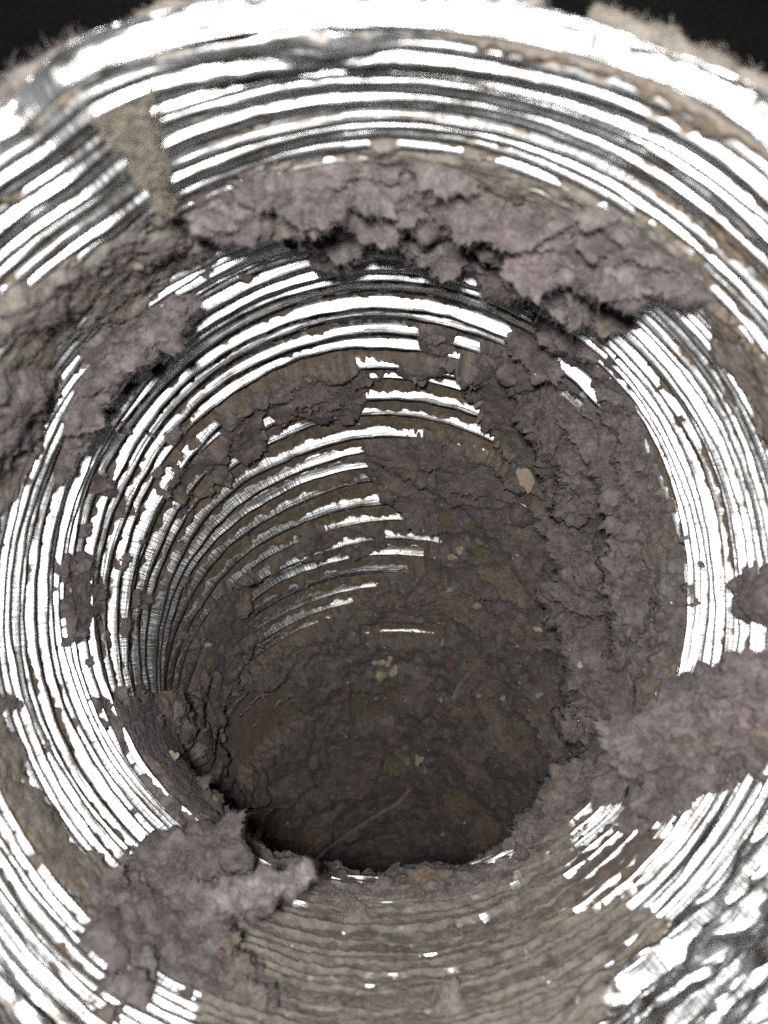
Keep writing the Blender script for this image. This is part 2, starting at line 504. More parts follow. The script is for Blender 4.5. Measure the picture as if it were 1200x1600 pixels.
# flakes and felts of lint lying over the ribs
FELTS = [
    ([(380, 625), (400, 600), (440, 588), (500, 575), (600, 560), (700, 545), (720, 575), (600, 578), (570, 590), (565, 625), (545, 645), (480, 652), (430, 660), (400, 640)], 2.3, 1.0),
    ([(335, 640), (385, 612), (405, 640), (405, 690), (375, 715), (345, 690)], 2.2, .9),
    ([(265, 735), (290, 715), (345, 690), (350, 740), (310, 770), (275, 800)], 2.1, .9),
    ([(570, 690), (640, 680), (720, 690), (800, 725), (840, 790), (800, 800), (700, 800), (640, 770), (600, 745), (572, 735)], 2.6, 1.0),
    ([(445, 845), (480, 825), (590, 825), (600, 850), (560, 868), (480, 872), (420, 890)], 2.2, .9),
    ([(345, 920), (385, 890), (390, 940), (365, 965), (395, 985), (365, 1050), (340, 1100), (290, 1080), (320, 1000)], 2.7, 1.0),
]
for poly, lev, ln in FELTS:
    w = region(poly, B0, soft=3.5, rag=11)
    put(w, lev + 0.75 + 0.5 * mid + 0.5 * big, ln)
# right-hand mass
wR = region([(755, 540), (850, 560), (900, 640), (985, 690), (1030, 790), (1060, 900), (1060, 1000), (1010, 1120), (930, 1240), (830, 1330), (760, 1380), (830, 1250), (900, 1100), (900, 950), (860, 800), (800, 700), (740, 600)], B0 - 4, soft=14, rag=26)
put(wR, 2.5 + 0.6 * mid + 0.5 * big, 1.0)
# tan felt low on the mouth and round the top: hugs the ribs
wb = region([(330, 1420), (420, 1370), (520, 1390), (640, 1385), (760, 1370), (850, 1330), (900, 1300), (880, 1420), (1000, 1420), (1060, 1440), (960, 1560), (900, 1680), (300, 1680)], 0, S1 + 14, soft=14, rag=26)
COAT = np.where(wb > 0.45, 0.10 + 0.30 * mid + 0.12 * fine + 0.12, COAT)
put(wb, 0.85 + 0.5 * mid + 0.2 * fine + 0.4 * big, 0.55)
put(region([(790, 1400), (880, 1330), (960, 1290), (1040, 1290), (1000, 1380), (900, 1430)], 0, S1, rag=18), 1.0 + 0.7 * mid, 0.6)
wt = region([(400, 262), (480, 238), (620, 222), (760, 245), (900, 290), (1000, 335), (1100, 420), (1130, 500), (1000, 420), (800, 300), (600, 270), (420, 290)], 0, S1, soft=8, rag=10)
put(wt, 1.35 + 0.5 * mid, 0.35)
wl = region([(-40, 900), (-40, 480), (60, 430), (200, 360), (300, 330), (340, 360), (220, 470), (90, 540), (60, 700), (20, 780)], 0, S1, soft=10, rag=16)
put(wl, 1.3 + 0.6 * mid, 0.45)
wl2 = region([(-40, 1080), (20, 1150), (60, 1250), (130, 1330), (190, 1400), (150, 1450), (60, 1350), (0, 1240), (-40, 1200)], 0, S1, soft=8, rag=12)
put(wl2, 1.4 + 0.5 * mid, 0.3)
put(region([(1130, 480), (1200, 560), (1230, 700), (1180, 640), (1120, 540)], 0, S1, rag=12), 1.4 + 0.5 * mid, 0.3)
# flaky terraces on thick lint
n_t = fbm(P0, 0.075, 4, 53, 0.55)
terr = np.zeros(len(S))
for t0 in (-0.25, 0.05, 0.33):
    terr += sst(n_t, t0 - 0.02, t0 + 0.02)
n_c = np.abs(fbm(P0, 0.11, 3, 59))
crev = sst(n_c, 0.0, 0.05) - 1
thick = sst(L, 2.0, 2.7)
HF = np.maximum(L, np.where(COAT > 0, RH + COAT, -9))
HF = HF + thick * (0.8 * (terr - 1.5) + 1.5 * fbm(P0, 0.10, 2, 67) + 0.3 * mid + 0.22 * fine) + (1 - thick) * 0.10 * fine
HF = HF + 0.05 * rng.normal(size=len(HF)) * np.where(HF > RH, 1, 0.3)
HF = np.maximum(HF, -0.6)
# thin dust on the foil next to the lint
gap = RH - HF
DUST = np.clip(0.62 * (1 - sst(gap, 0.0, 0.28)) + 0.25 * sst(fbm(P0, 0.45, 3, 97), 0.25, 0.6), 0, 1).reshape(nrow, NTH)[:, ::2]
for i in range(NR):
    s0, s1 = RIBS[i], RIBS[i + 1]
    p = phases(i, TH).ravel(); th = np.tile(TH, NPH + 1)
    s = s0 + p * (s1 - s0)
    V = surf(s, th, rib_h(np.full(len(s), float(i)), p, s, th))
    me = mesh_from("rib", V, q0)
    uvl = me.uv_layers.new(name="duct")
    li = q0.ravel()
    tt = th[li].reshape(-1, 4); tt = np.where((tt.max(1) - tt.min(1) > 3)[:, None] & (tt < 1), tt + 2 * math.pi, tt)
    uv = np.stack([tt.ravel() * R, s[li]], 1)
    uvl.data.foreach_set("uv", uv.astype(np.float32).ravel())
    fattr(me, "dust", np.concatenate([DUST[i * NPH:(i + 1) * NPH].ravel(), DUST[min((i + 1) * NPH, nrow - 1)]]))
    link("rib", me, M_FOIL, duct)

# crinkled cuff round the mouth
nc = 900; tr = np.linspace(0, 2 * math.pi, nc, endpoint=False)
rows = np.linspace(0, 1, 16)
th = np.tile(tr, len(rows)); k = np.repeat(rows, nc)
qq = np.stack([np.cos(th) * 5, np.sin(th) * 5, k * 1.2], 1)
cr = fbm(qq, 1.0, 4, 31, 0.6)
qf = np.stack([np.cos(th), np.sin(th), k * 0.1], 1)
edge = fbm(qf, 3.2, 3, 33)
h = -2.6 * k + 0.35 * np.sin(k * 8) + 0.9 * cr * k
V = surf(np.zeros(len(th)), th, h)
V[:, 2] += k * (1.9 + 1.2 * edge) + 0.9 * cr * k - 1.4 * np.clip(k - 0.8, 0, 1) * 6
qc = grid_quads(len(rows), nc, wrap=True)
me = mesh_from("mouth_cuff", V, qc)
me.uv_layers.new(name="duct").data.foreach_set("uv", np.stack([th[qc.ravel()] * R, k[qc.ravel()] * 4], 1).astype(np.float32).ravel())
link("mouth_cuff", me, M_FOIL, duct, label="crinkled foil edge round the open mouth")

VF = surf(S, TT, HF)
qf = grid_quads(nrow, NTH, wrap=True)
keep = ((HF - RH)[qf] > -0.12).any(1)
tanw = np.clip(wb + 0.8 * wt + 0.7 * wl + 0.6 * wl2, 0, 1) * (1 - deep)
VF2, QF2, lint2, fac2, tan2 = compact(VF, qf[keep], np.clip(LINT + 0.25 * mid, 0, 1), (facing * (0.25 + 0.75 * thick)), tanw + 0.25 * mid)
me = mesh_from("lint_lining", VF2, QF2)
fattr(me, "lint", lint2)
me.materials.append(M_FILM); me.materials.append(M_TAN)
me.polygons.foreach_set("material_index", (tan2[QF2].mean(1) > 0.5).astype(np.int32))
lining = link("lint_lining", me, None, label="brown dust and grey felted lint lining the inside of the duct", cat="lint", kind="stuff")
def to_cam(c): return CAMP - c
fuzz("lining_fuzz", VF2, QF2, 80000, lining, H_DARK, 1.1, 0.015, 0.5, weight=fac2 * (tan2 < 0.5) + 0.01, flip=to_cam, kind="stuff")
fuzz("felt_fuzz", VF2, QF2, 16000, lining, H_TAN, 1.3, 0.016, 0.5, weight=(tan2 > 0.45) * 1.0, flip=to_cam, kind="stuff")

# ------------------------------------------------------------------ clumps
def clump(name, label, poly, s_lo, s_hi, T, mat, hair, nf, shift=(0, 0, 0), rag=1.2, edge=1.6, res=0.38, base=0.5,
          terrace=0.9, seed=0, cat="lint", group=None, lumps=1.0, flen=1.6, frad=0.018):
    cs = np.arange(max(s_lo, 0.5), min(s_hi, S_END), 1.5); ct = np.radians(np.arange(-180, 180, 1.5))
    gs = np.repeat(cs, len(ct)); gt = np.tile(ct, len(cs))
    p = surf(gs, gt, np.full(len(gs), base)); u, v, d = proj(p)
    fc = np.einsum('ij,ij->i', inward(gs, gt), CAMP - p) > 0
    ok = (sd_poly(u, v, poly) > -25) & fc
    if not ok.any():
        print("EMPTY CLUMP", label); return None
    so, to = gs[ok], gt[ok]
    if to.max() - to.min() > math.radians(300):
        to = np.mod(to, 2 * math.pi)
    sa, sb = so.min() - 2, so.max() + 2; ta, tb = to.min() - .04, to.max() + .04
    stretch = 1 + 0.55 * float(np.mean(sst(so, S1, S1 + 10)))
    ns = int((sb - sa) * stretch / res) + 2; ntt = int((tb - ta) * R / res) + 2
    s = np.repeat(np.linspace(sa, sb, ns), ntt); th = np.tile(np.linspace(ta, tb, ntt), ns)
    s = np.clip(s, 0.2, S_END)
    p = surf(s, th, np.full(len(s), base)); u, v, d = proj(p)
    e = sd_poly(u, v, poly) * d / F
    g = np.einsum('ij,ij->i', inward(s, th), CAMP - p) > 0
    sdv = seed * 101
    e = e + rag * (1.1 * fbm(p, 0.28, 3, 71 + sdv) + 0.35 * pn(p, 1.6, 73 + sdv))
    prof = np.clip(e / edge, 0, 1) ** 0.55
    nb = fbm(p, 0.16, 3, 75 + sdv); nm = fbm(p, 0.6, 4, 77 + sdv, 0.6)
    tz = np.zeros(len(s)); nt_ = fbm(p, 0.12, 4, 79 + sdv, 0.6)
    terrace = terrace * 0.5; lumps = lumps * 0.55
    for t0 in (-0.35, -0.1, 0.15, 0.4): tz += sst(nt_, t0 - 0.02, t0 + 0.02)
    swell = sst(e, 0, T * 1.4)
    h = base + T * prof * (0.45 + 0.55 * swell) * (1 + 0.45 * lumps * nb) + prof * (terrace * 0.5 * (tz - 2) + 0.45 * lumps * nm) + 0.05 * rng.normal(size=len(s)) * prof
    h = np.where(e > 0, np.maximum(h, base * 0.8), base - 0.9)
    P = surf(s, th, h)
    k = (np.clip((h - base) / max(T, 0.1), 0, 1.4) ** 1.6)[:, None]
    P = P + k * np.array(shift)
    q = grid_quads(ns, ntt)
    keep = (e[q] > -0.05).any(1) & g[q].all(1)
    V, Q = compact(P, q[keep])
    me = mesh_from(name, V, Q)
    o = link(name, me, mat, label=label, cat=cat, group=group)
    if nf:
        fuzz("fibres", V, Q, nf, o, hair, flen, frad, 0.5, flip=to_cam)
    return o

def tuft(name, path, radii, mat, hair, nf, parent=None, label=None, cat=None, seed=0, amp=0.5, flat=1.0, flen=1.1, frad=0.018, group=None, seg=0.45):
    """a roll of lint along a path of points in mm"""
    P = np.array(path, float); Rr = np.array(radii, float)
    # resample with Catmull-Rom
    def cat_(A, t):
        n = len(A); i = np.clip(np.floor(t).astype(int), 0, n - 2); f = (t - i)
        if A.ndim == 2: f = f[:, None]
        a = A[np.clip(i - 1, 0, n - 1)]; b = A[i]; c = A[i + 1]; d = A[np.clip(i + 2, 0, n - 1)]
        return 0.5 * (2 * b + (c - a) * f + (2 * a - 5 * b + 4 * c - d) * f ** 2 + (3 * b - a - 3 * c + d) * f ** 3)
    ln = np.linalg.norm(np.diff(P, axis=0), axis=1).sum()
    n = max(12, int(ln / seg)); t = np.linspace(0, len(P) - 1, n)
    C = cat_(P, t); rad = np.maximum(cat_(Rr, t), 0.15)
    end = np.minimum(np.arange(n), np.arange(n)[::-1]) * ln / n
    rad = rad * np.sqrt(np.clip(1 - (1 - np.clip(end / (rad + 0.1), 0, 1)) ** 2, 0.0, 1)) + 0.02
    T = np.gradient(C, axis=0); T /= np.linalg.norm(T, axis=1)[:, None]
    up = np.array([0.1, 0.05, 1.0]); A = np.cross(T, up); A /= np.linalg.norm(A, axis=1)[:, None]; Bv = np.cross(T, A)
    m = max(16, int(2 * math.pi * Rr.max() / seg))
    an = np.linspace(0, 2 * math.pi, m, endpoint=False)
    dirs = (np.cos(an)[None, :, None] * A[:, None, :] + np.sin(an)[None, :, None] * Bv[:, None, :] * flat)
    V = (C[:, None, :] + rad[:, None, None] * dirs).reshape(-1, 3)
    Nn = dirs.reshape(-1, 3)
    rr = np.repeat(rad, m)
    nz = fbm(V, 0.16, 3, 301 + seed * 13) * 1.1 + fbm(V, 0.55, 4, 303 + seed * 13, 0.7) * 0.75
    fold = np.abs(fbm(V, 0.2, 2, 307 + seed * 13)); fold = (sst(fold, 0, 0.10) - 1) * 0.55
    jit = 0.06 * rng.normal(size=len(V))
    V = V + Nn * ((nz + fold) * amp * np.minimum(rr, 3.0) * 0.75 + jit)[:, None]
    Q = grid_quads(n, m, wrap=True)
    me = mesh_from(name, V, Q)
    o = link(name, me, mat, parent, label, cat, group)
    if nf:
        fuzz("fibres", V, Q, nf, o if parent is None else parent, hair, flen, frad, 0.5, flip=to_cam)
    return o

def wall_pts(pix, base, off=0.0):
    """points on the straight part of the wall under photo pixels, lifted inwards by off"""
    out = []
    for (u, v) in pix:
        a = (u - 600) / F; b = (800 - v) / F
        # |(a d - ax, b d - ay)| = R - off
        A_ = a * a + b * b; B_ = -2 * (a * AX[0] + b * AX[1]); C_ = AX[0] ** 2 + AX[1] ** 2 - (R - base) ** 2
        d = (-B_ + math.sqrt(B_ * B_ - 4 * A_ * C_)) / (2 * A_)
        p = np.array([a * d, b * d, CAMH - d])
        inn = np.array([AX[0] - p[0], AX[1] - p[1], 0]); inn /= np.linalg.norm(inn)
        out.append(p + inn * off)
    return out

# --- the thick roll under the upper rim, with torn tongues hanging below it
roll = clump("lint_roll", "thick mauve grey lint roll hanging across the upper inside of the duct mouth",
      [(262, 330), (300, 298), (380, 262), (450, 250), (560, 240), (650, 252), (740, 272), (800, 298), (900, 312), (960, 325), (1040, 375), (1110, 430), (1118, 472), (1060, 482), (1020, 468), (960, 478), (900, 462), (850, 432), (790, 388), (740, 362), (690, 342), (620, 327), (520, 332), (450, 350), (380, 352), (300, 358)],
      6, S1, 1.6, M_LINT, H_LINT, 6000, rag=0.9, edge=2.6, terrace=0.3, lumps=0.5, seed=1)
for k, (pix, off, rad, nf, sd) in enumerate([
    ([(285, 338), (340, 330), (410, 322), (470, 322), (520, 318)], 2.4, [0.7, 1.6, 2.0, 1.7, 0.7], 1600, 1),
    ([(395, 285), (450, 282), (520, 278), (600, 282), (660, 292)], 1.4, [1.0, 2.1, 2.4, 2.2, 1.0], 2200, 2),
    ([(490, 316), (560, 308), (630, 312), (700, 326), (750, 344)], 2.6, [0.8, 1.7, 1.9, 1.7, 0.7], 1700, 3),
    ([(640, 290), (720, 300), (790, 322), (860, 345), (920, 362)], 1.6, [1.0, 2.0, 2.5, 2.4, 1.2], 2300, 4),
    ([(730, 342), (800, 372), (850, 400), (900, 428), (950, 446)], 2.8, [0.8, 2.0, 2.3, 2.1, 0.8], 2000, 5),
    ([(840, 358), (900, 380), (960, 402), (1010, 425), (1040, 445)], 2.2, [1.2, 2.8, 3.4, 3.0, 1.6], 2800, 6),
    ([(985, 400), (1040, 425), (1080, 445), (1115, 462)], 1.2, [1.2, 2.0, 1.9, 0.8], 1500, 7)]):
    tuft("fold", wall_pts(pix, 1.0, off - 0.7), [r * 0.85 for r in rad], M_LINT, H_LINT, nf, parent=roll, seed=sd, amp=0.8)
clump("lint_tongue", "dark lint tongue hanging in points below the middle of the upper lint roll",
      [(400, 335), (520, 320), (620, 318), (720, 335), (750, 370), (725, 418), (690, 432), (655, 410), (615, 385), (580, 372), (560, 395), (530, 408), (490, 398), (455, 372), (420, 352)], 10, S1 + 14, 2.2, M_DARK, H_LINT, 4500, shift=(0, -1.2, -0.5), rag=0.9, edge=0.7, seed=2)
clump("lint_tongue", "long dark lint tongue sloping below the right half of the upper lint roll",
      [(730, 365), (800, 385), (870, 425), (930, 455), (985, 470), (985, 500), (950, 512), (900, 478), (850, 472), (800, 462), (765, 440), (745, 405)], 10, S1 + 14, 2.4, M_DARK, H_LINT, 3500, shift=(-0.6, -1.2, 0), rag=0.9, edge=0.7, seed=3)
clump("lint_patch", "tan dusty lint patch under the wedge at the upper left of the mouth",
      [(15, 440), (80, 405), (180, 352), (255, 325), (300, 345), (330, 372), (300, 392), (240, 385), (200, 420), (120, 455), (70, 500), (20, 540), (-30, 560), (-30, 470)], 2, S1, 1.4, M_TAN, H_LINT, 3500, rag=1.3, edge=1.2, seed=4)
clump("lint_patch", "small dark lint scrap below the left end of the upper roll",
      [(262, 385), (310, 362), (345, 372), (350, 405), (315, 425), (280, 420)], 10, S1 + 10, 1.8, M_DARK, H_LINT, 900, rag=0.8, edge=0.7, seed=5)
clump("lint_clump", "mauve grey lint clump stretched down the upper left inner wall",
      [(230, 462), (292, 445), (302, 478), (262, 535), (215, 552), (188, 580), (150, 612), (132, 655), (122, 705), (98, 695), (95, 640), (106, 590), (122, 540), (165, 495)], 10, S1 + 6, 1.5, M_LINT, H_LINT, 3500, rag=1.1, edge=0.8, terrace=0.4, lumps=0.5, seed=6)
leftc = bpy.context.scene.objects["lint_clump"]
tuft("fold", wall_pts([(285, 462), (250, 490), (205, 525), (165, 555)], 1.0, 1.6), [1.2, 2.6, 2.4, 1.0], M_LINT, H_LINT, 2200, parent=leftc, seed=11, amp=0.8)
tuft("fold", wall_pts([(180, 545), (145, 585), (120, 630), (108, 690)], 1.0, 1.4), [1.0, 2.2, 1.9, 0.9], M_LINT, H_LINT, 1800, parent=leftc, seed=12, amp=0.8)
clump("lint_clump", "soft pale lint clump cut by the left edge below the tan patch",
      [(-60, 580), (0, 560), (50, 560), (78, 585), (70, 640), (45, 690), (0, 745), (-60, 760)], 0, S1, 2.8, M_LINT, H_LINT, 2500, rag=1.3, edge=1.2, seed=7)
clump("lint_scrap", "tiny lint scrap stuck on the bright ribs at the left edge",
      [(-20, 1080), (10, 1078), (28, 1090), (28, 1112), (5, 1122), (-20, 1115)], 0, S1, 1.2, M_DARK, H_LINT, 350, rag=0.6, edge=0.7, seed=8)
clump("lint_scrap", "small lint scrap hanging on the bright band right of centre top",
      [(655, 515), (690, 508), (712, 525), (705, 550), (675, 558), (655, 542)], S1 - 10, S1 + 60, 0.6, M_DARK, H_DARK, 700, rag=0.7, edge=0.6, terrace=0.2, base=1.5, seed=9)
clump("lint_scrap", "little brown lint speck on the ribs under the upper roll",
      [(372, 425), (392, 420), (405, 432), (398, 446), (376, 446)], 10, S1 + 30, 1.0, M_DARK, H_DARK, 200, rag=0.4, edge=0.5, seed=10)
stripr = clump("lint_strip", "grey lint strip running down the right inner wall from the roll",
      [(838, 478), (870, 482), (905, 520), (960, 560), (985, 600), (985, 660), (960, 655), (945, 620), (930, 580), (890, 560), (855, 545), (838, 515)], S1 - 34, S1 + 40, 2.2, M_DARK, H_LINT, 3000, rag=1.0, edge=0.8, seed=11)
massr = clump("lint_mass", "large fluffy grey lint mass covering the right inner wall",
      [(880, 650), (960, 665), (1005, 720), (1035, 800), (1055, 880), (1058, 960), (1035, 1040), (985, 1110), (930, 1180), (900, 1130), (915, 1060), (890, 980), (850, 930), (850, 850), (880, 800), (850, 740), (840, 690)], S1 - 24, S1 + 90, 3.4, M_LINT, H_LINT, 14000, rag=2.0, edge=2.4, terrace=0.9, seed=12, lumps=1.1, base=1.9)
clump("lint_patch", "torn dark lint flake below the bright bands at upper right",
      [(755, 545), (800, 548), (835, 590), (845, 640), (880, 690), (860, 740), (800, 690), (765, 650), (745, 600)], S1 - 6, S1 + 90, 1.5, M_DARK, H_DARK, 4500, rag=1.4, edge=0.8, terrace=0.7, lumps=0.6, base=1.9, seed=13)
midp = clump("lint_patch", "dark lint flake lying across the middle ribs",
      [(572, 695), (640, 678), (720, 692), (770, 735), (800, 790), (760, 795), (700, 800), (655, 770), (610, 748), (575, 735)], S1 + 10, S1 + 150, 1.8, M_DARK, H_DARK, 4000, rag=1.6, edge=0.5, terrace=1.5, base=1.6, seed=14)
upp = clump("lint_patch", "flat dark lint flake under the lowest clean upper band",
      [(405, 620), (430, 595), (500, 582), (572, 575), (568, 622), (545, 645), (480, 652), (440, 655)], S1, S1 + 150, 1.3, M_DARK, H_DARK, 3000, rag=1.3, edge=0.5, terrace=1.2, base=1.6, seed=15)
clump("lint_patch", "ragged lint flake on the left ribs beside the brown dust",
      [(345, 648), (385, 630), (405, 655), (402, 695), (372, 712), (350, 690)], S1, S1 + 120, 1.4, M_DARK, H_DARK, 900, rag=0.9, edge=0.5, base=1.3, seed=16)
massl = clump("lint_mass", "matted grey lint mass low on the left inner wall",
      [(150, 1095), (240, 1085), (300, 1110), (335, 1170), (345, 1230), (355, 1290), (400, 1335), (330, 1320), (290, 1285), (240, 1225), (190, 1160)], S1 - 20, S1 + 60, 1.3, M_LINT, H_LINT, 6500, rag=1.4, edge=1.6, terrace=0.3, lumps=0.5, base=1.5, seed=17)
clump("lint_patch", "dark lint patch halfway down the left ribs",
      [(300, 985), (345, 925), (380, 905), (392, 985), (360, 1045), (335, 1120), (285, 1085)], S1 - 10, S1 + 120, 2.0, M_DARK, H_DARK, 3000, rag=1.6, edge=0.9, base=1.2, seed=18)
clump("lint_patch", "small grey lint patch on the far left ribs",
      [(103, 868), (138, 868), (150, 930), (142, 1000), (112, 1000), (103, 940)], S1 - 20, S1 + 40, 0.7, M_DARK, H_LINT, 1300, rag=1.3, edge=0.9, base=1.6, seed=19)
clump("lint_scrap", "dark lint scrap bridging two ribs at the left",
      [(145, 745), (178, 742), (182, 768), (165, 780), (145, 770)], S1 - 20, S1 + 40, 1.3, M_DARK, H_DARK, 350, rag=0.5, edge=0.5, base=1.0, seed=20)
bankr = clump("lint_bank", "pale fluffy lint bank on the lower right lip of the neck",
      [(810, 1345), (815, 1290), (850, 1255), (900, 1220), (940, 1170), (975, 1180), (960, 1235), (915, 1280), (870, 1325), (830, 1350)], S1 - 24, S1 + 24, 2.6, M_LINT, H_LINT, 5000, rag=1.4, edge=1.2, seed=21)
lipb = clump("lint_bank", "ragged brown lint fringe along the bottom lip of the neck",
      [(500, 1398), (560, 1394), (640, 1394), (720, 1382), (790, 1358), (815, 1362), (760, 1412), (640, 1424), (540, 1422)], S1 - 24, S1 + 24, 0.7, M_TAN, H_LINT, 3500, rag=1.6, edge=0.9, seed=22)

# --- big soft clump at the lower left with a tip reaching over the hole
c1 = clump("lint_clump", "big soft mauve lint clump at the lower left, its tip reaching over the hole",
      [(112, 1440), (160, 1395), (215, 1335), (300, 1310), (370, 1335), (410, 1375), (400, 1430), (372, 1460), (385, 1510), (440, 1560), (430, 1590), (330, 1545), (250, 1530), (215, 1580), (160, 1585), (175, 1530), (125, 1490)], 0, S1 + 4, 2.6, M_LINT, H_LINT, 7000, rag=2.6, edge=1.8, terrace=1.0, lumps=1.2, seed=23)
tuft("tip", [pt(300, 1420, 112), pt(370, 1400, 108), pt(420, 1385, 106), pt(455, 1372, 105), pt(490, 1358, 104)], [3.0, 2.8, 2.2, 1.7, 1.0], M_PALE, H_LINT, 2500, parent=c1, seed=31, amp=0.75, flen=1.4)
tuft("ridge", [pt(190, 1370, 112), pt(260, 1330, 116), pt(330, 1330, 117), pt(395, 1352, 117)], [1.5, 3.2, 3.0, 1.4], M_DARK, H_LINT, 2500, parent=c1, seed=32, amp=0.6)

# --- thick clump at the lower right
c2 = clump("lint_clump", "thick grey lint clump bulging from the lower right wall",
      [(1260, 1000), (1180, 1030), (1090, 1065), (1020, 1110), (965, 1175), (960, 1225), (1000, 1280), (1050, 1285), (1075, 1250), (1150, 1225), (1260, 1190)], 0, S1, 3.6, M_LINT, H_LINT, 7000, rag=1.8, edge=2.0, terrace=1.3, lumps=1.2, seed=24, flen=2.0)
tuft("roll", [pt(1250, 1080, 98), pt(1170, 1095, 103), pt(1090, 1115, 107), pt(1020, 1160, 111), pt(975, 1205, 114)], [5.0, 4.6, 4.2, 3.4, 1.6], M_LINT, H_LINT, 5000, parent=c2, seed=33, amp=0.8, flen=1.3)
tuft("lower_fold", [pt(1230, 1180, 104), pt(1130, 1205, 109), pt(1060, 1220, 111), pt(1020, 1245, 111), pt(1035, 1275, 110)], [3.0, 3.0, 2.6, 2.8, 1.2], M_LINT, H_LINT, 3000, parent=c2, seed=34, amp=0.8)
clump("lint_clump", "grey lint clump cut by the right edge beside the bright ribs",
      [(1145, 905), (1175, 885), (1260, 880), (1260, 985), (1195, 985), (1160, 965)], 0, S1, 3.0, M_LINT, H_LINT, 1800, rag=1.2, edge=1.4, seed=25)

# --- tan wedge in a gap of the ribs
clump("felt_wedge", "tan felt wedge filling a gap in the bright ribs at upper left",
      [(90, 138), (160, 104), (222, 88), (238, 170), (250, 240), (270, 318), (262, 345), (215, 270), (165, 205), (125, 165)], 0.2, S1, 0.5, M_WEDGE, H_TAN, 1500, rag=0.45, edge=0.4, terrace=0.0, lumps=0.12, base=2.5, seed=26, cat="felt")

clump("pink_fluff", "pinkish lint triangle on the deep dark lint", [(622, 1040), (655, 1018), (690, 1022), (682, 1060), (650, 1090), (622, 1128), (628, 1080)], S1 + 20, S_END, 0.7, M_PINKL, H_PINK, 1500, rag=0.9, edge=0.5, terrace=0.2, lumps=0.4, base=4.2, seed=27, cat="fluff")
clump("pink_fluff", "small pinkish lint tag below the lint triangle", [(592, 1130), (622, 1118), (626, 1140), (618, 1168), (600, 1160)], S1 + 20, S_END, 0.6, M_PINKL, H_PINK, 700, rag=0.7, edge=0.5, terrace=0.2, lumps=0.4, base=4.2, seed=28, cat="fluff")

# --- fuzzy lint outside the rim
def rim_path(a0, a1, n, r, d):
    return [np.array([AX[0] + r * math.sin(math.radians(a)), AX[1] + r * math.cos(math.radians(a)), CAMH - d]) for a in np.linspace(a0, a1, n)]
tuft("rim_lint", rim_path(-66, -24, 9, 54.2, 66.5), [0.7, 1.1, 0.9, 1.2, 0.9, 1.1, 0.9, 1.0, 0.6], M_TAN, H_LINT, 3500, label="fuzzy pale lint outside the rim at upper left", cat="lint", seed=41, amp=0.6, flen=1.9)
tuft("rim_lint", rim_path(-22, 14, 9, 53.8, 66.5), [0.7, 1.1, 1.3, 1.1, 1.3, 1.1, 1.1, 1.2, 0.6], M_TAN, H_PALE, 2800, label="fuzzy tan lint outside the middle of the top rim", cat="lint", seed=42, amp=0.6, flen=1.5)
tuft("rim_lint", rim_path(18, 64, 10, 54.6, 66.5), [0.6, 0.9, 1.2, 1.3, 1.2, 1.0, 1.2, 1.1, 0.9, 0.6], M_TAN, H_TAN, 3200, label="fuzzy tan lint outside the rim at upper right", cat="lint", seed=43, amp=0.6, flen=1.5)

# ------------------------------------------------------------------ torn flaps: thin ragged sheets of lint lying over the clumps
def hit(u, v):
    d = Vector(((u - 600) / F, (800 - v) / F, -1)).normalized()
    ok, loc, nor, *_ = scene.ray_cast(dg, Vector((0, 0, CAMH * MM)), d)
    n = Vector(nor)
    if n.dot(d) > 0: n = -n
    return np.array(loc) / MM, np.array(n)

def flap(parent, u, v, wpx, hpx, rot, mat, seed, curl=1.0, lift=0.2, tk=0.5, name="flap"):
    p, n = hit(u, v)
    d = CAMH - p[2]; w, h = wpx * d / F, hpx * d / F
    view = (CAMP - p) / np.linalg.norm(CAMP - p)
    n = 0.45 * n + 0.55 * view; n /= np.linalg.norm(n)
    x = np.cross(np.array([0, 1.0, 0]), n); x /= np.linalg.norm(x); y = np.cross(n, x)
    ca, sa = math.cos(math.radians(rot)), math.sin(math.radians(rot)); x, y = ca * x + sa * y, -sa * x + ca * y
    nr_ = max(9, int(max(w, h) / 0.30)); m = max(36, int(2 * math.pi * max(w, h) / 0.36))
    an = np.linspace(0, 2 * math.pi, m, endpoint=False); rr_ = np.linspace(0.02, 1, nr_)
    cs = np.stack([np.cos(an), np.sin(an), np.full(m, seed * 7.3)], 1)
    out = 1 + 0.45 * fbm(cs, 1.1, 2, 401) + 0.16 * fbm(cs, 3.5, 4, 403, 0.75) + 0.04 * np.random.default_rng(seed).normal(size=m)
    A = (np.cos(an) * out)[None, :] * rr_[:, None]; Bq = (np.sin(an) * out)[None, :] * rr_[:, None]
    a, b = (A * w).ravel(), (Bq * h).ravel(); rr2 = np.repeat(rr_, m)
    down = np.clip(-Bq.ravel(), -1, 1.4)
    q = np.stack([a, b, np.full(len(a), seed * 11.1)], 1)
    z = lift + curl * np.clip(down, 0, 2) ** 2 - 1.1 * np.clip(-down, 0, 1) ** 1.5 + 0.55 * fbm(q, 0.3, 3, 405) + 0.42 * fbm(q, 0.9, 3, 407, 0.8) + 0.07 * np.random.default_rng(seed).normal(size=len(a))
    edge = np.clip((1 - rr2) * 2.5, 0, 1) ** 0.5
    top = p + a[:, None] * x + b[:, None] * y + (z + tk * 0.5 * edge)[:, None] * n
    bot = p + a[:, None] * x + b[:, None] * y + (z - tk * edge)[:, None] * n
    g = grid_quads(nr_, m, wrap=True)
    V = np.concatenate([top, bot]); Q = np.concatenate([g, g[:, ::-1] + len(top)])
    o = link(name, mesh_from(name, V, Q), mat, parent)
    rim_p = top.reshape(nr_, m, 3)[-2]; rim_d = rim_p - top.reshape(nr_, m, 3)[-4]
    return top, g, rim_p, rim_d, n

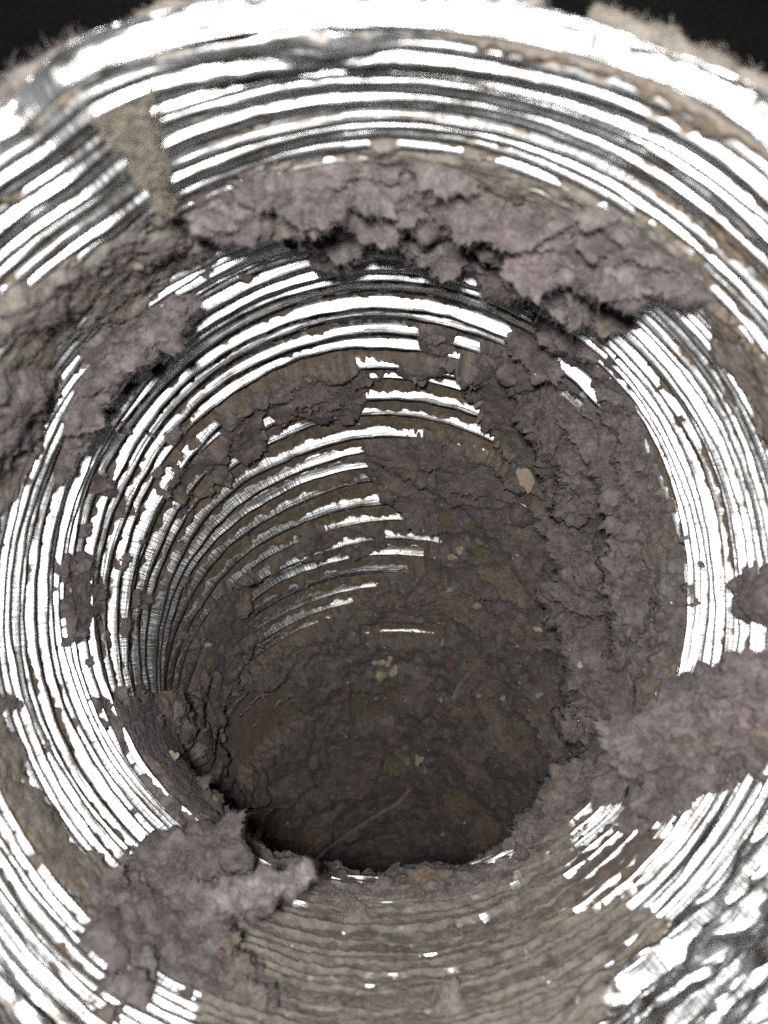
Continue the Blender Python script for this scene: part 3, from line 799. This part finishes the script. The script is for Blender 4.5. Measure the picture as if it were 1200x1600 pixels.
def edge_fibres(parent, rims, hair, per_mm=16):
    pts = []
    for rp, rd, n in rims:
        ln = np.linalg.norm(rp - np.roll(rp, 1, 0), axis=1).sum(); k = int(ln * per_mm)
        j = rng.integers(len(rp), size=k); f = rng.random((k, 1))
        p0 = rp[j] * (1 - f) + rp[(j + 1) % len(rp)] * f
        d = rd[j] / (np.linalg.norm(rd[j], axis=1)[:, None] + 1e-9) + rng.normal(size=(k, 3)) * 0.65 + n * rng.normal(size=(k, 1)) * 0.3
        L_ = 0.15 + 0.9 * rng.random((k, 1)) ** 4
        b = rng.normal(size=(k, 3)) * 0.35
        pts.append(np.stack([p0 + L_ * (d * t + b * t * t) for t in (-0.2, 0.2, 0.6, 1.0)], 1))
    pts = np.concatenate(pts); n_ = len(pts)
    cv = bpy.data.hair_curves.new("edge_fibres"); cv.add_curves([4] * n_)
    cv.attributes["position"].data.foreach_set("vector", (pts.reshape(-1) * MM).astype(np.float32))
    ra = cv.attributes.new("radius", 'FLOAT', 'POINT')
    ra.data.foreach_set("value", (np.repeat(0.010 * (0.6 + 0.8 * rng.random(n_)), 4) * MM).astype(np.float32))
    cv.materials.append(hair)
    o = bpy.data.objects.new("edge_fibres", cv); COL.objects.link(o); o.parent = parent

def flaps(parent, specs, mats, hair, dens=6.0, seed0=0, flen=1.9):
    global dg
    bpy.context.view_layer.update(); dg = bpy.context.evaluated_depsgraph_get()
    Vs, Qs, nb, rims = [], [], 0, []
    for k, sp in enumerate(specs):
        u, v, w, h, rot = sp[:5]; kw = sp[5] if len(sp) > 5 else {}
        V, Q, rp, rd, n = flap(parent, u, v, w, h, rot, mats[k % len(mats)], seed0 + k, **kw)
        rims.append((rp, rd, n))
        Vs.append(V); Qs.append(Q + nb); nb += len(V)
    V = np.concatenate(Vs); Q = np.concatenate(Qs)
    ar = np.linalg.norm(np.cross(V[Q[:, 2]] - V[Q[:, 0]], V[Q[:, 3]] - V[Q[:, 1]]), axis=1).sum() / 2
    fuzz("fibres", V, Q, ar * dens, parent, hair, flen, 0.018, 0.45, flip=to_cam)
    edge_fibres(parent, rims, hair)

def along(poly, n, spread, size, seed, rot=0, curl=1.2):
    g = np.random.default_rng(seed); P = np.array(poly, float); t = np.linspace(0, len(P) - 1, n)
    out = []
    for q in t:
        x = np.interp(q, np.arange(len(P)), P[:, 0]); y = np.interp(q, np.arange(len(P)), P[:, 1])
        sz = size * g.uniform(0.6, 1.35)
        out.append((x + g.normal() * spread, y + g.normal() * spread, sz * g.uniform(0.9, 1.5), sz * g.uniform(0.55, 0.95), rot + g.normal() * 22, dict(curl=0.7 * curl * g.uniform(0.3, 1.5), tk=g.uniform(0.6, 1.0))))
    return out

flaps(roll, along([(330, 330), (450, 300), (600, 300), (740, 322), (860, 370), (960, 405), (1070, 445)], 32, 22, 38, 1, -8, 1.5), [M_LINT, M_LINT, M_DARK], H_LINT, seed0=100)
flaps(roll, [(520, 372, 62, 34, 0, dict(curl=1.5)), (590, 350, 45, 30, 0), (690, 395, 38, 36, -20, dict(curl=1.5)), (640, 372, 40, 26, 10), (455, 352, 36, 18, 5)], [M_DARK], H_LINT, seed0=140)
flaps(roll, along([(770, 400), (830, 440), (900, 462), (960, 485)], 7, 9, 34, 3, -35, 1.4), [M_DARK, M_LINT], H_LINT, seed0=150)
flaps(leftc, along([(285, 460), (225, 510), (160, 570), (115, 660), (108, 700)], 10, 9, 26, 4, 40, 1.2), [M_LINT, M_DARK], H_LINT, seed0=170)
flaps(massr, along([(960, 690), (990, 760), (960, 830), (1010, 880), (960, 930), (1020, 980), (960, 1040), (990, 1080), (930, 1140)], 22, 26, 40, 5, -60, 1.4), [M_LINT, M_LINT, M_DARK], H_LINT, seed0=190)
flaps(massr, along([(800, 600), (850, 680), (880, 760), (880, 850), (870, 940), (900, 1010), (890, 1090)], 14, 20, 34, 6, -50, 1.8), [M_DARK], H_DARK, seed0=220)
flaps(stripr, along([(850, 500), (900, 545), (950, 590), (965, 640)], 7, 8, 24, 7, -45, 1.0), [M_DARK, M_LINT], H_LINT, seed0=240)
flaps(massl, along([(200, 1110), (270, 1130), (300, 1180), (320, 1240), (360, 1300)], 12, 16, 19, 8, 30, 0.3), [M_LINT, M_DARK], H_LINT, seed0=260)
flaps(c1, along([(160, 1440), (230, 1370), (290, 1350), (330, 1400), (290, 1450), (350, 1480), (250, 1500), (390, 1540)], 16, 14, 36, 9, 10, 1.4), [M_LINT, M_LINT, M_DARK], H_LINT, seed0=280, flen=1.5)
flaps(c2, along([(1180, 1060), (1090, 1100), (1010, 1160), (990, 1220), (1080, 1180), (1180, 1150), (1060, 1240), (1020, 1265)], 16, 12, 38, 10, 20, 1.3), [M_LINT, M_LINT, M_DARK], H_LINT, seed0=300, flen=1.5)
flaps(bankr, along([(840, 1310), (880, 1270), (930, 1220), (950, 1190)], 7, 10, 26, 11, 30, 0.8), [M_LINT], H_LINT, seed0=320)
flaps(midp, along([(600, 715), (660, 705), (720, 720), (770, 760)], 7, 10, 30, 12, -10, 1.5), [M_DARK], H_DARK, seed0=340)
flaps(upp, along([(440, 610), (500, 600), (550, 600)], 4, 8, 28, 13, 0, 1.3), [M_DARK], H_DARK, seed0=350)

flaps(lining, along([(720, 840), (800, 880), (760, 960), (840, 1020), (740, 1060), (860, 1120), (700, 1160), (820, 1210), (640, 1230), (560, 1150), (480, 1200)], 30, 30, 40, 14, -20, 2.2), [M_DARK, M_FLAKE], H_DARK, dens=4, seed0=360)

def ledge(parent, pix, off, radii, mat, hair, nf, seed):
    global dg
    bpy.context.view_layer.update(); dg = bpy.context.evaluated_depsgraph_get()
    P = []
    for (u, v) in pix:
        p, n = hit(u, v); view = (CAMP - p) / np.linalg.norm(CAMP - p)
        P.append(p + off * (0.6 * inward_at(p) + 0.4 * view))
    tuft("ledge", P, radii, mat, hair, nf, parent=parent, seed=seed, amp=0.95)
SS_ = np.linspace(0, S_END, 400); PC_, TC_, NC_ = frame(SS_)
def inward_at(p):
    c = PC_[np.argmin(((PC_ - p) ** 2).sum(1))] - p
    return c / np.linalg.norm(c)
ledge(massr, [(790, 560), (835, 610), (860, 670), (880, 730), (870, 790)], 1.5, [1.2, 3.0, 3.4, 2.8, 1.2], M_DARK, H_LINT, 2500, 51)
ledge(massr, [(890, 700), (905, 770), (895, 840), (920, 900), (905, 960)], 1.8, [1.2, 3.2, 3.0, 3.6, 1.4], M_LINT, H_LINT, 3000, 52)
ledge(massr, [(860, 880), (880, 940), (915, 1000), (920, 1060), (900, 1110)], 1.6, [1.2, 3.2, 3.6, 3.0, 1.2], M_DARK, H_LINT, 3000, 53)
ledge(massr, [(960, 760), (985, 830), (980, 900), (1000, 970), (975, 1040)], 1.4, [1.5, 3.4, 3.2, 3.4, 1.4], M_LINT, H_LINT, 3200, 54)
ledge(massr, [(930, 1060), (925, 1120), (900, 1180), (880, 1230)], 1.4, [1.2, 3.0, 2.8, 1.2], M_DARK, H_LINT, 2200, 55)
ledge(bankr, [(925, 1185), (895, 1235), (850, 1275), (825, 1320), (815, 1345)], 0.8, [1.2, 2.4, 2.4, 2.0, 1.0], M_LINT, H_LINT, 2500, 56)
ledge(midp, [(580, 715), (640, 738), (700, 772), (770, 790)], 0.4, [0.8, 1.8, 1.8, 0.8], M_DARK, H_DARK, 1500, 57)
flaps(massr, along([(830, 600), (880, 690), (900, 790), (890, 880), (915, 980), (920, 1080), (890, 1180)], 16, 16, 30, 21, -60, 1.6), [M_LINT, M_DARK], H_LINT, seed0=400)
flaps(lipb, along([(490, 1398), (560, 1402), (640, 1402), (720, 1392), (790, 1366)], 16, 5, 17, 22, 0, 0.3), [M_TAN, M_DARK, M_LINT], H_LINT, seed0=430)
flaps(lipb, along([(560, 1440), (700, 1420), (820, 1400), (900, 1420), (780, 1500), (640, 1540), (860, 1560), (700, 1590)], 5, 24, 24, 23, 10, 0.1), [M_TAN, M_TAN, M_LINT], H_TAN, seed0=460)
flaps(massr, along([(985, 640), (1010, 720), (1040, 800), (1058, 880), (1062, 960), (1040, 1040)], 16, 7, 17, 24, -70, 0.6), [M_DARK, M_LINT], H_LINT, seed0=600)
flaps(stripr, [(675, 520, 22, 16, 10), (690, 540, 18, 14, -20), (850, 560, 22, 14, -30), (900, 600, 26, 14, -40), (930, 640, 24, 14, -45)], [M_DARK], H_LINT, seed0=630)
g_ = np.random.default_rng(77)
scr = []
for k in range(46):
    t = g_.random(); x = 118 + 190 * t ** 1.3 + g_.normal() * 14; y = 1080 - 480 * g_.random() - 60 * t
    z = g_.uniform(5, 13)
    scr.append((x, y, z * g_.uniform(0.8, 1.6), z, g_.uniform(-60, 60), dict(curl=0.3, tk=0.4)))
for k in range(15):
    an = g_.uniform(0, 6.28); rr0 = g_.uniform(500, 590)
    x, y = 590 + rr0 * math.cos(an), 905 + rr0 * math.sin(an)
    if 0 < x < 1200 and 430 < y < 1500:
        z = g_.uniform(4, 10); scr.append((x, y, z * g_.uniform(0.8, 1.6), z, g_.uniform(-60, 60), dict(curl=0.3, tk=0.4)))
flaps(lining, scr, [M_DARK, M_LINT], H_LINT, seed0=500)

# ------------------------------------------------------------------ debris, set on what lies under each photo pixel
bpy.context.view_layer.update()
dg = bpy.context.evaluated_depsgraph_get()
M_LEAF = plain_material("dry_leaf", (0.06, 0.043, 0.026), (0.115, 0.085, 0.052), 500)
M_CHIP = plain_material("tan_chip", (0.17, 0.135, 0.10), (0.27, 0.22, 0.17), 900)
M_CRUMB = plain_material("pale_crumb", (0.21, 0.17, 0.125), (0.34, 0.28, 0.22), 1200)
M_RED = plain_material("red_fluff", (0.085, 0.045, 0.047), (0.15, 0.075, 0.078), 1500)

def flake(name, label, u, v, wpx, hpx, rot, mat, cat, seed, thick=0.35, bend=0.25, lift=0.1):
    p, n = hit(u, v)
    r = np.random.default_rng(seed)
    d = CAMH - p[2]
    w, h = 0.82 * wpx * d / F / 2, 0.82 * hpx * d / F / 2
    view = (CAMP - p) / np.linalg.norm(CAMP - p)
    n = n * 0.35 + view * 0.65; n /= np.linalg.norm(n)
    x = np.cross(np.array([0, 1.0, 0]), n); x /= np.linalg.norm(x); y = np.cross(n, x)
    ca, sa = math.cos(math.radians(rot)), math.sin(math.radians(rot))
    x, y = ca * x + sa * y, -sa * x + ca * y
    m = 14; an = np.linspace(0, 2 * math.pi, m, endpoint=False)
    rad = 0.62 + 0.5 * r.random(m); rad[r.integers(m)] *= 0.65
    ring = [(math.cos(a) * k * w, math.sin(a) * k * h) for a, k in zip(an, rad)]
    V = []; 
    for z in (lift + thick, lift):
        V.append((0, 0, z + 0.1 * thick))
        for f in (0.55, 1.0):
            for (a, b) in ring:
                V.append((a * f, b * f, z + bend * ((a * f) ** 2 / max(w, .1) - (b * f) ** 2 / max(h, .1) * 0.4) + r.normal() * 0.05))
    V = np.array([p + x * a + y * b + n * c for a, b, c in V])
    N1 = 1 + 2 * m; faces = []
    for t in (0, N1):
        for k in range(m):
            k2 = (k + 1) % m
            faces.append((t, t + 1 + k, t + 1 + k2, t + 1 + k2))
            faces.append((t + 1 + k, t + 1 + m + k, t + 1 + m + k2, t + 1 + k2))
    for k in range(m):
        k2 = (k + 1) % m
        faces.append((1 + m + k, N1 + 1 + m + k, N1 + 1 + m + k2, 1 + m + k2))
    me = bpy.data.meshes.new(name)
    me.from_pydata([tuple(c * MM for c in q) for q in V], [], [tuple(dict.fromkeys(f)) for f in faces]); me.update()
    return link(name, me, mat, label=label, cat=cat)

def crumb_mesh(p, r, rg):
    import bmesh
    bm = bmesh.new(); bmesh.ops.create_icosphere(bm, subdivisions=2, radius=1)
    off = rg.normal(size=3) * 50; sc = 0.75 + 0.5 * rg.random(3)
    co = np.array([v.co[:] for v in bm.verts]); nz = fbm(co + off, 1.1, 2, 5)
    for v, c, z in zip(bm.verts, co, nz):
        q = p + c * sc * r * (1 + 0.4 * z); v.co = Vector(q * MM)
    me = bpy.data.meshes.new("crumb"); bm.to_mesh(me); bm.free()
    return me

def crumb(label, u, v, rpx, mat, seed, name="crumb", cat="crumb", group=None):
    p, n = hit(u, v); r = rpx * (CAMH - p[2]) / F
    return link(name, crumb_mesh(p + n * r * 0.5, r, np.random.default_rng(seed)), mat, label=label, cat=cat, group=group)

flake("bark_flake", "upright tan paper-like flake stuck in lint at right of centre", 822, 745, 34, 66, 12, M_CHIP, "flake", 1, lift=0.8)
flake("leaf_fragment", "dark brown leaf fragment at the edge of the central ribs", 697, 812, 44, 30, -35, M_LEAF, "leaf", 2)
flake("leaf_fragment", "small brown leaf fragment right of the darkest leaf piece", 731, 823, 28, 20, 10, M_LEAF, "leaf", 3)
flake("leaf_fragment", "slanting olive brown leaf fragment among pale chips", 752, 862, 40, 20, 40, M_LEAF, "leaf", 4, lift=0.7)
flake("chip", "flat pale tan chip left of the slanting leaf fragment", 706, 870, 27, 14, 5, M_CHIP, "chip", 5)
crumb("round pinkish crumb above the flat pale chip", 717, 860, 6.5, M_CRUMB, 6)
flake("chip", "long tan chip on dark lint below the leaf fragments", 704, 920, 22, 11, 25, M_CHIP, "chip", 7)
flake("chip", "round dull tan chip in the middle of the dark lint", 746, 947, 20, 16, 0, M_CHIP, "chip", 8)
flake("chip", "pale oblong chip under the edge of the right lint mass", 840, 983, 20, 11, -10, M_CRUMB, "chip", 9)
flake("chip", "narrow tan sliver standing on lint beside the red fluff", 694, 1003, 10, 20, -20, M_CHIP, "chip", 10)
flake("red_fluff", "dull red fluff tuft on the deep lint", 702, 1036, 26, 24, 30, M_RED, "fluff", 11, thick=0.8)
flake("chip", "pale chip caught in a pocket of the right lint mass", 908, 1040, 11, 15, 8, M_CRUMB, "chip", 14)
flake("chip", "dull pale chip in a crease of dark lint", 841, 1085, 17, 12, 15, M_CHIP, "chip", 15)
flake("chip", "upright tan splinter on the deep lint", 689, 1093, 7, 15, 5, M_CHIP, "chip", 16)
crumb("brown crumb left of the dull pale chip pair", 750, 1086, 5, M_CHIP, 17)
crumb("tan crumb between brown crumb and pale crease chip", 786, 1093, 6, M_CHIP, 18)
for k, (u, v, r) in enumerate([(594, 1050, 9.5), (613, 1048, 7), (604, 1036, 6.5), (617, 1042, 5), (597, 1033, 6), (585, 1034, 4.5), (609, 1027, 4.5)]):
    crumb(["largest tan crumb of the tight crumb cluster, at its lower left", "second largest tan crumb, lower right of the crumb cluster", "tan crumb in the middle of the tight crumb cluster",
           "small tan crumb at the right end of the crumb cluster", "tan crumb at the upper left of the tight crumb cluster", "tiny tan crumb at the left end of the crumb cluster",
           "tiny tan crumb topping the tight crumb cluster"][k], u, v, r, M_CRUMB, 30 + k, group="cluster of tan crumbs")
flake("chip", "translucent grey chip below the pinkish tag", 655, 1185, 18, 28, -15, M_CRUMB, "chip", 19)
crumb("tan crumb beside the translucent grey chip", 664, 1203, 7, M_CHIP, 20)
crumb("dark tan crumb left of the translucent grey chip", 636, 1190, 7, M_CHIP, 21)
flake("chip", "pale wood chip lying on the lower left lint clump", 416, 1306, 19, 15, 20, M_CRUMB, "chip", 22)
flake("chip", "curled tan flake on the lower left lint mass", 270, 1182, 22, 26, 0, M_CHIP, "chip", 23)
flake("chip", "tan bark strip on the left dark lint patch", 322, 1008, 26, 9, 0, M_CHIP, "chip", 24)
flake("red_fluff", "tiny red fluff spot at the left end of the upper roll", 241, 381, 9, 9, 0, M_RED, "fluff", 25, thick=0.5)
flake("red_fluff", "dark red fluff spot on the lower left lint clump", 346, 1484, 13, 15, 0, M_RED, "fluff", 26, thick=0.8)
flake("red_fluff", "pinkish red fluff spot on the lower right lint clump", 1176, 1127, 16, 14, 0, M_RED, "fluff", 27, thick=0.8)
crumb("small yellow crumb low in the dark hole", 691, 1302, 4.5, M_CRUMB, 28)

# pale grit nobody could count
gv, gq, base = [], [], 0
gr = np.random.default_rng(5)
tet = np.array([[1, 0, 0], [-1, 0, 0], [0, 1, 0], [0, -1, 0], [0, 0, 1], [0, 0, -1]], float)
tf = np.array([[0, 2, 4], [2, 1, 4], [1, 3, 4], [3, 0, 4], [2, 0, 5], [1, 2, 5], [3, 1, 5], [0, 3, 5]])
for k in range(700):
    if k < 470: u, v = gr.uniform(400, 900), gr.uniform(560, 1330)
    else: u, v = gr.uniform(130, 1050), gr.uniform(420, 1400)
    if k % 3: u = 0.5 * (u + gr.normal(660, 70)); v = 0.5 * (v + gr.normal(1010, 110))
    p, n = hit(u, v); d = CAMH - p[2]
    r = gr.uniform(0.7, 1.3) * (2.2 if gr.random() < 0.07 else 1) * d / F * (0.8 + 0.5 * gr.random())
    gv.append(p + n * r * 0.6 + tet * r * gr.uniform(0.6, 1.3, (6, 3))); gq.append(tf + base); base += 6
me = mesh_from("grit", np.concatenate(gv), np.concatenate(gq))
link("grit", me, plain_material("grit_grains", (0.22, 0.17, 0.12), (0.60, 0.52, 0.44), 700), label="scattered pale grit on the dark lint inside the duct", cat="grit", kind="stuff")

# ------------------------------------------------------------------ loose hairs
def strand(name, label, path, rad, mat, cat="hair"):
    P = np.array(path, float); n = 80; t = np.linspace(0, len(P) - 1, n)
    C = np.stack([np.interp(t, np.arange(len(P)), P[:, k]) for k in range(3)], 1)
    for _ in range(14): C[1:-1] = (C[:-2] + C[1:-1] * 2 + C[2:]) / 4
    T = np.gradient(C, axis=0); T /= np.linalg.norm(T, axis=1)[:, None]
    A = np.cross(T, np.array([0.2, 0.3, 1.0])); A /= np.linalg.norm(A, axis=1)[:, None]; Bv = np.cross(T, A)
    an = np.linspace(0, 2 * math.pi, 7, endpoint=False)
    V = (C[:, None] + rad * (np.cos(an)[None, :, None] * A[:, None] + np.sin(an)[None, :, None] * Bv[:, None])).reshape(-1, 3)
    return link(name, mesh_from(name, V, grid_quads(n, 7, wrap=True)), mat, label=label, cat=cat)
M_HAIR, _nt, _N, _L, _B = nodes("pale_hair")
_B.inputs["Base Color"].default_value = (0.42, 0.40, 0.38, 1); _B.inputs["Roughness"].default_value = 0.35
_B.inputs["Alpha"].default_value = 0.3
a, na = hit(838, 962)
strand("hair", "pale blurred hair leaning out of the right lint mass", [a, pt(815, 980, 130), pt(795, 1000, 105), pt(768, 1012, 92), pt(745, 1040, 84), pt(722, 1062, 80), pt(708, 1092, 78)], 0.035, M_HAIR)
strand("hair", "pale hair springing from the tip of the lower left clump", [pt(485, 1352, 104), pt(512, 1325, 98), pt(545, 1303, 92), pt(585, 1276, 88), pt(622, 1255, 86), pt(642, 1232, 85)], 0.030, M_HAIR)
M_HAIR2 = plain_material("fine_hair", (0.3, 0.26, 0.22), (0.5, 0.45, 0.4), 900, 0.5)
a, na = hit(370, 1215); b, nb_ = hit(362, 1245)
strand("hair", "short fine hair on the lint at the lower left of the hole", [a + na * 1.5, (a + b) / 2 + na * 2.5, b + nb_ * 0.5], 0.05, M_HAIR2)
